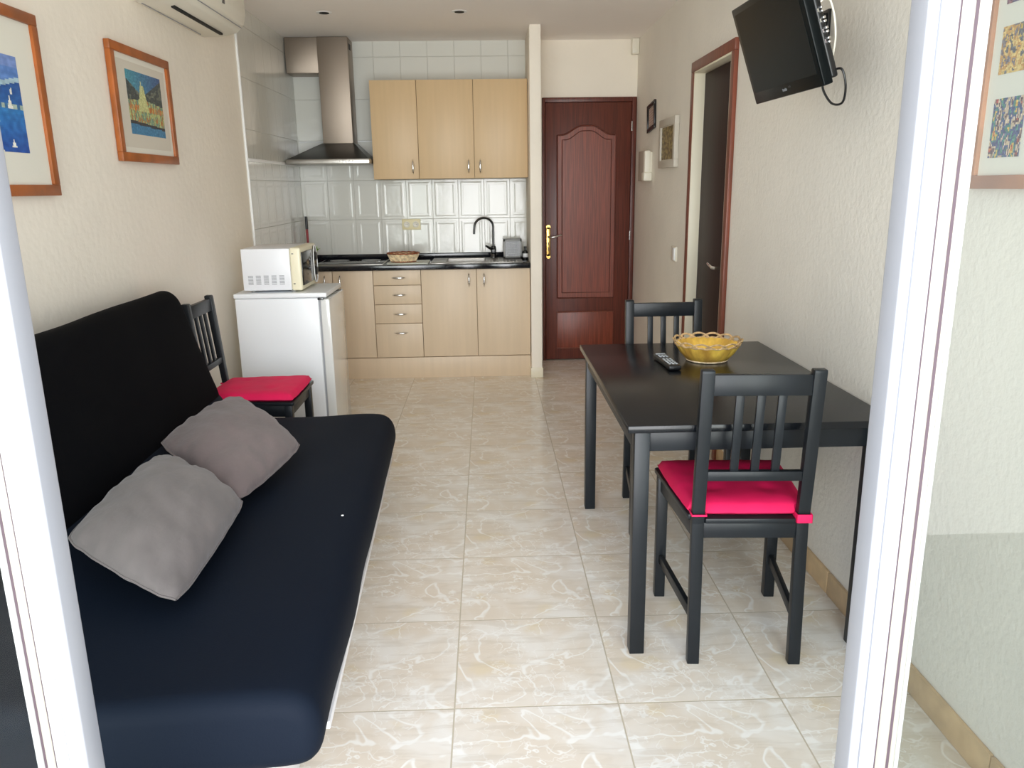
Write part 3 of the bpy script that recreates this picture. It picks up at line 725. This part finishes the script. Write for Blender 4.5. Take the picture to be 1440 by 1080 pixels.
g = MB()   # small silver logotype strokes on the lower bezel
for k in range(5): tvb(g, -.016+k*.0065, -.012+k*.0065, -TH/2+.016, -TH/2+.0225+.002*(k in (0, 3)), -.0005, .0012, bev=0)
g.build('logo', M['logo'], t)
tvb(MB(), .028, .046, -TH/2+.022, -TH/2+.028, -.0005, .0012, bev=0).build('sensor_window', M['black_plastic'], t)
g = MB(); p_ = lambda a, b_, c: tuple(TM @ Vector((a, b_, c)))
def curve(pts, n=8):
    pts = [Vector(q) for q in pts]; out = []
    for i in range(len(pts)-1):
        p0, p1, p2, p3 = pts[max(i-1, 0)], pts[i], pts[i+1], pts[min(i+2, len(pts)-1)]
        for k in range(n):
            t_ = k/n; out.append(.5*((2*p1)+(-p0+p2)*t_+(2*p0-5*p1+4*p2-p3)*t_*t_+(-p0+3*p1-3*p2+p3)*t_**3))
    return out+[pts[-1]]
g.tube(curve([p_(TW/2-.02, -TH/2+.03, -.045), p_(TW/2+.006, -TH/2+.025, -.055), p_(TW/2+.004, -TH/2-.02, -.055), p_(TW/2-.025, -TH/2-.06, -.05), p_(TW/2-.065, -TH/2-.055, -.04), p_(TW/2-.085, -TH/2-.015, -.035), p_(TW/2-.085, -TH/2+.02, -.04)]), .0032, 8)
g.build('power_cable', M['black_plastic'], t)
g = MB(); g.tube(curve([p_(TW/2+.001, .055, -.044), p_(TW/2+.012, .06, -.06), p_(TW/2+.012, .02, -.066), p_(TW/2+.004, -.04, -.06), p_(TW/2-.03, -.09, -.055)]), .0025, 8)
g.build('antenna_cable', M['plastic_white'], t)
xw = XR-TVX
g = MB(); g.box(xw-.012, xw, .30, .42, .05, .16, bev=.003); g.tube([(xw-.006, .36, .10), (xw-.10, .20, .08), p_(.0, 0, -.062)], .016, 12); tvb(g, -.06, .06, -.06, .06, -.07, -.060, bev=.003)
g.box(xw-.045, xw-.004, .305, .36, .075, .15, bev=.006)
g.build('wall_bracket', M['black_plastic'], t)

# ------------------------------------------------------------------ dining table
t = thing('dining_table', 'black-brown rectangular dining table against the right wall', 'table', (.764, 2.68, 0))
TZ = .727; hw, hl = .382, .587
box(-hw, hw, -hl, hl, TZ-.022, TZ, bev=.003).build('tabletop', M['table_top'], t)
g = MB(); ay = hl-.03; axx = hw-.025
g.box(-axx+.04, axx-.04, -ay, -ay+.02, TZ-.085, TZ-.022, bev=.001); g.box(-axx+.04, axx-.04, ay-.02, ay, TZ-.085, TZ-.022, bev=.001)
g.box(-axx, -axx+.02, -ay+.04, ay-.04, TZ-.085, TZ-.022, bev=.001); g.box(axx-.02, axx, -ay+.04, ay-.04, TZ-.085, TZ-.022, bev=.001)
g.build('apron', M['blackwood'], t)
for sx in (-1, 1):
    for sy in (-1, 1):
        g = MB(); a0, a1 = sorted((sx*(hw-.022), sx*(hw-.066))); b0, b1 = sorted((sy*(hl-.012), sy*(hl-.056)))
        g.box(a0, a1, b0, b1, 0, TZ-.022, bev=.002); g.build('leg', M['blackwood'], t)

# ------------------------------------------------------------------ chairs
def make_chair(label):
    t = thing('dining_chair', label, 'chair')
    H = .90
    def rearx(z): return .148
    # rear legs (posts): side outline in (y,z), extruded in x
    out = [(-.228, 0), (-.200, 0), (-.182, .44), (-.186, .47), (-.222, H-.005), (-.226, H), (-.252, H), (-.254, H-.006), (-.212, .47), (-.206, .44)]
    for s_ in (-1, 1):
        g = MB(); m = Matrix(((0, 0, 1, s_*.148-.0175), (1, 0, 0, 0), (0, 1, 0, 0), (0, 0, 0, 1)))
        g.prism(out, .035, mat=m, bev=.0025); g.build('rear_leg', M['blackwood'], t)
        g = MB(); g.box(s_*.187-.0175, s_*.187+.0175, .168, .203, 0, .442, bev=.0025); g.build('front_leg', M['blackwood'], t)
        # side rail and stretcher, slightly splayed
        def bar(z0, z1, th, name):
            g = MB(); a = math.atan2(s_*(.187-.148), .38)
            L = math.hypot(.36, .037)
            mm = Matrix.Translation((s_*.1675, -.008, 0)) @ Matrix.Rotation(-a, 4, 'Z')
            g.box(-th/2, th/2, -L/2, L/2, z0, z1, bev=.002, mat=mm); g.build(name, M['blackwood'], t)
        bar(.388, .442, .02, 'side_rail'); bar(.125, .158, .016, 'side_stretcher')
    g = MB(); g.box(-.17, .17, .176, .196, .388, .442, bev=.002); g.build('front_rail', M['blackwood'], t)
    g = MB(); g.box(-.131, .131, -.204, -.184, .395, .442, bev=.002); g.build('rear_rail', M['blackwood'], t)
    # seat board, trapezoid
    g = MB(); g.prism([(-.128, -.212), (.128, -.212), (.131, -.180), (.172, -.180), (.212, .205), (.206, .214), (-.206, .214), (-.212, .205), (-.172, -.180), (-.131, -.180)], .016, mat=Matrix.Translation((0, 0, .442)), bev=.003); g.build('seat', M['blackwood'], t)
    def yat(z): return -.199-(z-.47)*(.239-.199)/(.43)
    g = MB(); y1 = yat(.857); g.box(-.131, .131, y1-.011, y1+.011, .828, .886, bev=.002); g.build('top_rail', M['blackwood'], t)
    g = MB(); y2 = yat(.59); g.box(-.131, .131, y2-.011, y2+.011, .575, .603, bev=.002); g.build('lower_back_rail', M['blackwood'], t)
    for xs in (-.057, 0, .057):
        g = MB(); b = bmesh.new()
        m = Matrix(((0, 0, 1, xs-.0115), (1, 0, 0, 0), (0, 1, 0, 0), (0, 0, 0, 1)))
        g.prism([(y2-.005, .600), (y2+.006, .600), (y1+.006, .832), (y1-.005, .832)], .023, mat=m, bev=.0015); g.build('back_slat', M['blackwood'], t)
    return t
chairs = make_chair('nearest black slat-back chair, its back to the glass door, with magenta pad')
chairs.location = (.744, 2.262, 0); chairs.rotation_euler = (0, 0, math.radians(-3.4)); chairs['group'] = 'slat-back dining chairs'
c2 = copy_tree(chairs); c2['label'] = 'black slat-back chair tucked under the far end of the dining table'
c2.location = (.755, 3.125, 0); c2.rotation_euler = (0, 0, math.radians(180))
c3 = copy_tree(chairs); c3['label'] = 'black slat-back chair against the left wall between sofa and fridge'
c3.location = (-1.095, 3.63, 0); c3.rotation_euler = (0, 0, math.radians(-90))

def seat_pad(label, chair, dz=.459, ties=True):
    t = thing('seat_cushion', label, 'seat cushion', chair.location[:], chair.rotation_euler[2])
    t.location.z = dz
    n = 30; b = bmesh.new(); top = []; bot = []
    for i in range(n+1):
        rt, rb = [], []
        for j in range(n+1):
            u = -1+2*i/n; v = -1+2*j/n
            # squircle-ish mapping to keep rounded corners
            uu = u*math.sqrt(1-.05*v*v); vv = v*math.sqrt(1-.05*u*u)
            y = .008+vv*.205; w = .175+.034*(y+.19)/.4
            x = uu*w
            ed = max(abs(u), abs(v)); h = .030*max(0, 1-ed**7)**.5
            tf = sum(math.exp(-((x-a)**2+(y-c)**2)/.0007) for a, c in ((-.08, .08), (.08, .08), (-.08, -.07), (.08, -.07)))
            z = .010+h-.008*tf+.002*noise.noise(Vector((x*25, y*25, 1)))
            rt.append(b.verts.new((x, y, z))); rb.append(b.verts.new((x, y, .010-min(.010, h*.8))) if 0 < i < n and 0 < j < n else rt[-1])
        top.append(rt); bot.append(rb)
    for i in range(n):
        for j in range(n):
            b.faces.new((top[i][j], top[i+1][j], top[i+1][j+1], top[i][j+1]))
            q = [bot[i][j], bot[i][j+1], bot[i+1][j+1], bot[i+1][j]]
            b.faces.new(q)
    bmesh.ops.recalc_face_normals(b, faces=b.faces)
    # notch the rear corners so the pad sits between the posts
    for v in b.verts:
        if v.co.y < -.178 and abs(v.co.x) > .128: v.co.x = math.copysign(.128, v.co.x)
    g = MB(); g._merge(b); g.build('cushion_pad', M['magenta'], t, smooth_angle=60)
    for s_ in (-1, 1):
        if not ties: break
        g = MB(); x = s_*.148
        y0, y1, xa = -.2175, -.178, .0205
        ring = [(x-xa, y1), (x-xa, y0), (x+xa, y0), (x+xa, y1), (x-xa, y1)]
        for k in range(4):
            (ax_, ay_), (bx_, by_) = ring[k], ring[k+1]
            xs = sorted((ax_, bx_)); ys = sorted((ay_, by_))
            g.box(xs[0]-.002, xs[1]+.002, ys[0]-.002, ys[1]+.002, -.012 if s_ > 0 else .008, .014, bev=.0015)
        g.build('tie', M['magenta'], t)
    return t
seat_pad('magenta cushion tied to the chair at the near end of the table', chairs)['group'] = 'magenta seat cushions'
seat_pad('magenta cushion on the chair by the left wall', c3)['group'] = 'magenta seat cushions'

# ------------------------------------------------------------------ things on the table
t = thing('bread_basket', 'round yellow wicker basket with looped rim on the dining table', 'basket', (.83, 2.925, TZ))
prof = [(0, .003), (.068, .001), (.076, .003), (.100, .032), (.122, .066), (.117, .066), (.095, .034), (.071, .008), (0, .007)]
b = bmesh.new(); n = 96; rings = []
for (r, z) in prof:
    rings.append([b.verts.new(((r+(.0022*math.cos(2*PI*k/n*24) if z > .01 else 0))*math.cos(2*PI*k/n), (r+(.0022*math.cos(2*PI*k/n*24) if z > .01 else 0))*math.sin(2*PI*k/n), z)) for k in range(n)])
for i in range(len(rings)-1):
    for k in range(n): b.faces.new((rings[i][k], rings[i][(k+1) % n], rings[i+1][(k+1) % n], rings[i+1][k]))
bmesh.ops.remove_doubles(b, verts=b.verts, dist=1e-5); bmesh.ops.recalc_face_normals(b, faces=b.faces)
g = MB(); g._merge(b); g.build('basket_body', M['wicker'], t, smooth_angle=60)
g = MB()
NL = 14
for j in range(NL):
    for off in (0, .004):
        pts = []
        for k in range(13):
            s_ = k/12; a = 2*PI*(j+s_*1.45-.2)/NL; r = .120+.008*math.sin(PI*s_)+off*.5; pts.append((r*math.cos(a), r*math.sin(a), .066+.015*math.sin(PI*s_)+off*.5))
        g.tube(pts, .0028, 6)
g.tube([(.120*math.cos(2*PI*k/60), .120*math.sin(2*PI*k/60), .065+.002*math.sin(k*1.9)) for k in range(61)], .0038, 8, cap=False)
g.build('looped_rim', M['wicker_rim'], t)
g = MB(); g.tube([(.075*math.cos(2*PI*k/48), .075*math.sin(2*PI*k/48), .005) for k in range(49)], .0045, 8, cap=False); g.build('base_ring', M['basket_straw'], t)

t = thing('remote_control', 'black remote control beside the yellow wicker basket', 'remote control', (.662, 2.862, TZ+.001), math.radians(3))
box(-.024, .024, -.112, .112, 0, .019, bev=.007, seg=4).build('remote_body', M['black_plastic'], t)
g = MB()
for i in range(3):
    for j in range(8):
        if j in (5,): continue
        box(-.017+i*.0125, -.0085+i*.0125, -.088+j*.021, -.079+j*.021, .018, .0212, bev=.0012).build('button', M['btn'], t)
box(-.018, .018, .088, .098, .018, .021, bev=.001).build('power_button', M['btn'], t)

# ------------------------------------------------------------------ sofa bed
SA = math.radians(2.2)
t = thing('sofa_bed', 'black click-clack sofa bed with fabric cover along the left wall', 'sofa', (-.425, 3.352, 0), SA)
L = 2.015
def sweep(prof, y0, y1, r, nr, ny, amp):
    """closed outline in (x,z), swept along y with rounded ends"""
    pts = [Vector(p) for p in prof]
    for _ in range(3):     # chaikin smoothing
        q = []
        for i in range(len(pts)):
            a, b_ = pts[i], pts[(i+1) % len(pts)]; q += [a*.75+b_*.25, a*.25+b_*.75]
        pts = q
    n = len(pts)
    area = sum(pts[i].x*pts[(i+1) % n].y-pts[(i+1) % n].x*pts[i].y for i in range(n))
    sg = 1 if area > 0 else -1
    nor = []
    for i in range(n):
        tt = (pts[(i+1) % n]-pts[i-1]).normalized(); nor.append(Vector((tt.y, -tt.x))*sg)
    st = []
    for k in range(nr): a = PI/2*k/nr; st.append((y0+r*(1-math.sin(a)), r*(1-math.cos(PI/2-a)) if False else r*(1-math.sin(a)) , a))
    rings = []
    def ring(y, ins):
        return [(p.x-nn.x*ins, y, p.y-nn.y*ins) for p, nn in zip(pts, nor)]
    for k in range(nr+1):
        a = PI/2*k/nr; rings.append(ring(y0+r*(1-math.cos(a)), r*(1-math.sin(a))))
    for k in range(1, ny): rings.append(ring(y0+r+(y1-y0-2*r)*k/ny, 0))
    for k in range(nr, -1, -1):
        a = PI/2*k/nr; rings.append(ring(y1-r*(1-math.cos(a)), r*(1-math.sin(a))))
    b = bmesh.new(); R = []
    for rg in rings:
        R.append([b.verts.new((x+amp*noise.noise(Vector((x*4, y*3, z*4))), y, z+amp*noise.noise(Vector((x*4+9, y*3, z*4))))) for x, y, z in rg])
    for i in range(len(R)-1):
        for k in range(n): b.faces.new((R[i][k], R[i][(k+1) % n], R[i+1][(k+1) % n], R[i+1][k]))
    f1 = b.faces.new(R[0]); f2 = b.faces.new(R[-1]); bmesh.ops.triangulate(b, faces=[f1, f2])
    bmesh.ops.recalc_face_normals(b, faces=b.faces)
    return b
seat = [(-.07, .254), (-.015, .268), (.004, .32), (-.002, .385), (-.035, .424), (-.10, .432), (-.30, .426), (-.52, .422), (-.62, .432), (-.70, .475), (-.745, .555), (-.80, .55), (-.86, .42), (-.86, .30), (-.80, .254), (-.4, .254)]
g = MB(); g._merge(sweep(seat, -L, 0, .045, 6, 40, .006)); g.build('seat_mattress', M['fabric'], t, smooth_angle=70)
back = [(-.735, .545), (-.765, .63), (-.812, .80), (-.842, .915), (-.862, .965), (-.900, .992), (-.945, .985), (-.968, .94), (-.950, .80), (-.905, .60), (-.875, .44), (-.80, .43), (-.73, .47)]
g = MB(); g._merge(sweep(back, -L+.01, -.005, .045, 6, 40, .005)); g.build('backrest', M['fabric_shaded'], t, smooth_angle=70)
box(-.80, -.13, -L+.13, -.12, 0, .246, bev=.003).build('storage_base', M['sofa_base'], t)
box(-.82, -.012, -L+.16, -.06, .236, .256, bev=.003).build('base_rail', M['sofa_base'], t)
MB().lathe([(0, 0), (.004, .001), (.004, .003), (0, .004)], c=(-.07, -1.15, .434), n=10).build('lint', M['white'], t)

# ------------------------------------------------------------------ pillows
def pillow(label, P, th, mat, seed):
    """P: four world corners BL(front near) BR(front far) TR(back far) TL(back near)"""
    P = [Vector(p) for p in P]; c = sum(P, Vector())/4
    nrm = (P[1]-P[0]+P[2]-P[3]).cross(P[3]-P[0]+P[2]-P[1]).normalized()
    if nrm.z < 0: nrm = -nrm
    t = thing('pillow', label, 'pillow', (c.x, c.y, c.z))
    n = 40; b = bmesh.new(); A, B = [], []; edge = []
    for i in range(n+1):
        ra, rb = [], []
        for j in range(n+1):
            u, v = -1+2*i/n, -1+2*j/n
            ku = 1.0+.035*(1-v*v)+.016*noise.noise(Vector((v*4, seed, u))); kv = 1.0+.035*(1-u*u)+.016*noise.noise(Vector((u*4, seed+3, v)))
            rr_ = max(0, abs(u)+abs(v)-1.75)*.16; ku -= rr_; kv -= rr_
            uu, vv = u*ku, v*kv
            # slightly rounded corners
            a, d = (uu+1)/2, (vv+1)/2
            p = P[0]*(1-a)*(1-d)+P[1]*a*(1-d)+P[2]*a*d+P[3]*(1-a)*d-c
            prof = (max(0, 1-u*u)**.5)*(max(0, 1-v*v)**.5)
            r_ = max(abs(u), abs(v))
            wr = (.012*noise.noise(Vector((u*2.2+seed, v*2.2, 0)))+.006*noise.noise(Vector((u*5+seed, v*3, 4))))*min(1, prof*2.5)
            # gathered creases fading in from the seams
            wr += .0045*math.sin(18*(u if abs(v) > abs(u) else v)+4*noise.noise(Vector((u*3, v*3, seed))))*max(0, (r_-.62)/.38)*min(1, prof*5)
            up = p+nrm*(th*prof+wr*prof**.3)
            dn = p-nrm*(th*.60*prof)
            va = b.verts.new(up); ra.append(va)
            rb.append(va if (i in (0, n) or j in (0, n)) else b.verts.new(dn))
        A.append(ra); B.append(rb)
    for i in range(n):
        for j in range(n):
            b.faces.new((A[i][j], A[i+1][j], A[i+1][j+1], A[i][j+1])); b.faces.new((B[i][j], B[i][j+1], B[i+1][j+1], B[i+1][j]))
    bmesh.ops.recalc_face_normals(b, faces=b.faces)
    loop = [A[i][0].co.copy() for i in range(n+1)]+[A[n][j].co.copy() for j in range(1, n+1)]+[A[i][n].co.copy() for i in range(n-1, -1, -1)]+[A[0][j].co.copy() for j in range(n-1, -1, -1)]
    g = MB(); g._merge(b); g.build('pillow_case', mat, t, smooth_angle=80)
    g = MB(); g.tube(loop, .0028, 6, cap=False); g.build('seam', mat, t)
    return t
pillow('grey pillow nearest the glass door, leaning on the sofa bed backrest', [(-.715, 1.615, .485), (-.735, 2.20, .49), (-1.04, 2.37, .585), (-1.045, 1.80, .565)], .085, M['pillow'], 2.0)
pillow('mauve-grey pillow farther back on the sofa bed, next to the magenta chair', [(-.755, 2.215, .485), (-.68, 2.70, .495), (-1.02, 3.06, .59), (-1.11, 2.53, .57)], .08, M['pillow_mauve'], 7.0)

# ------------------------------------------------------------------ camera
f_px = 1106.35
cam = bpy.data.cameras.new('camera'); co = bpy.data.objects.new('camera', cam); col.objects.link(co)
cam.sensor_fit = 'HORIZONTAL'; cam.sensor_width = 36; cam.lens = 36*f_px/1440; cam.clip_start = .02
pit, yaw, rol = .246394388, .0280418553, -.0143267973
fw = Vector((math.sin(yaw)*math.cos(pit), math.cos(yaw)*math.cos(pit), -math.sin(pit)))
rt = Vector((math.cos(yaw), -math.sin(yaw), 0)); up = rt.cross(fw)
r = rt*math.cos(rol)+up*math.sin(rol); u = -rt*math.sin(rol)+up*math.cos(rol)
co.matrix_world = Matrix(((r.x, u.x, -fw.x, 0), (r.y, u.y, -fw.y, 0), (r.z, u.z, -fw.z, 1.38326), (0, 0, 0, 1)))
sc = bpy.context.scene; sc.camera = co

# ------------------------------------------------------------------ light
WA, WB, WC, WS = 5.2, 1.0, .16, .5
w = bpy.data.worlds.new('sky'); sc.world = w; w.use_nodes = True
nt = w.node_tree; bg = nt.nodes['Background']
# daylight sky: bluish above; added glow below and opposite the door reaches deep indoors
tc = N(nt, 'ShaderNodeTexCoord'); sp = N(nt, 'ShaderNodeSeparateXYZ'); nt.links.new(tc.outputs['Generated'], sp.inputs[0])
base = mixc(nt, smooth(nt, sp.outputs[2], -.08, .08), (1.85, 1.85, 1.8, 1), (.80, .92, 1.12, 1))
hz = mth(nt, 'EXPONENT', mth(nt, 'MULTIPLY', mth(nt, 'POWER', mth(nt, 'DIVIDE', mth(nt, 'ABSOLUTE', mth(nt, 'ADD', sp.outputs[2], WC)), WS), 2.0), -1.0))
az = mth(nt, 'POWER', mth(nt, 'MAXIMUM', mth(nt, 'MULTIPLY', sp.outputs[1], -1.0), 0.0), 6.0)
lobe = mth(nt, 'MULTIPLY', mth(nt, 'MULTIPLY', hz, az), WA)
lc = N(nt, 'ShaderNodeVectorMath', operation='SCALE'); lc.inputs[0].default_value = (.98, .99, 1.0); nt.links.new(lobe, lc.inputs['Scale'])
ad = N(nt, 'ShaderNodeVectorMath', operation='ADD'); nt.links.new(base, ad.inputs[0]); nt.links.new(lc.outputs[0], ad.inputs[1])
nt.links.new(ad.outputs[0], bg.inputs[0]); bg.inputs[1].default_value = WB
sun = bpy.data.lights.new('soft_daylight', 'SUN'); sun.energy = 1.15; sun.angle = math.radians(48); sun.color = (1.0, .98, .96)
so = bpy.data.objects.new('soft_daylight', sun); col.objects.link(so)
so.rotation_euler = Vector((.0, 1, -.5)).to_track_quat('-Z', 'Y').to_euler()
pl_ = bpy.data.lights.new('door_portal', 'AREA'); pl_.shape = 'RECTANGLE'; pl_.size = 2.4; pl_.size_y = 2.15; pl_.cycles.is_portal = True
po = bpy.data.objects.new('door_portal', pl_); col.objects.link(po); po.location = (-.115, .92, 1.1)
po.rotation_euler = Vector((0, 1, 0)).to_track_quat('-Z', 'Z').to_euler()

sc.view_settings.view_transform = 'Standard'; sc.view_settings.look = 'None'; sc.view_settings.gamma = 1.0
sc.view_settings.use_curve_mapping = False
sc.view_settings.exposure = 1.1
sc.cycles.use_denoising = True
sc.cycles.max_bounces = 14; sc.cycles.diffuse_bounces = 10; sc.cycles.transparent_max_bounces = 12
sc.cycles.sample_clamp_indirect = 6
sc.cycles.caustics_reflective = False; sc.cycles.caustics_refractive = False
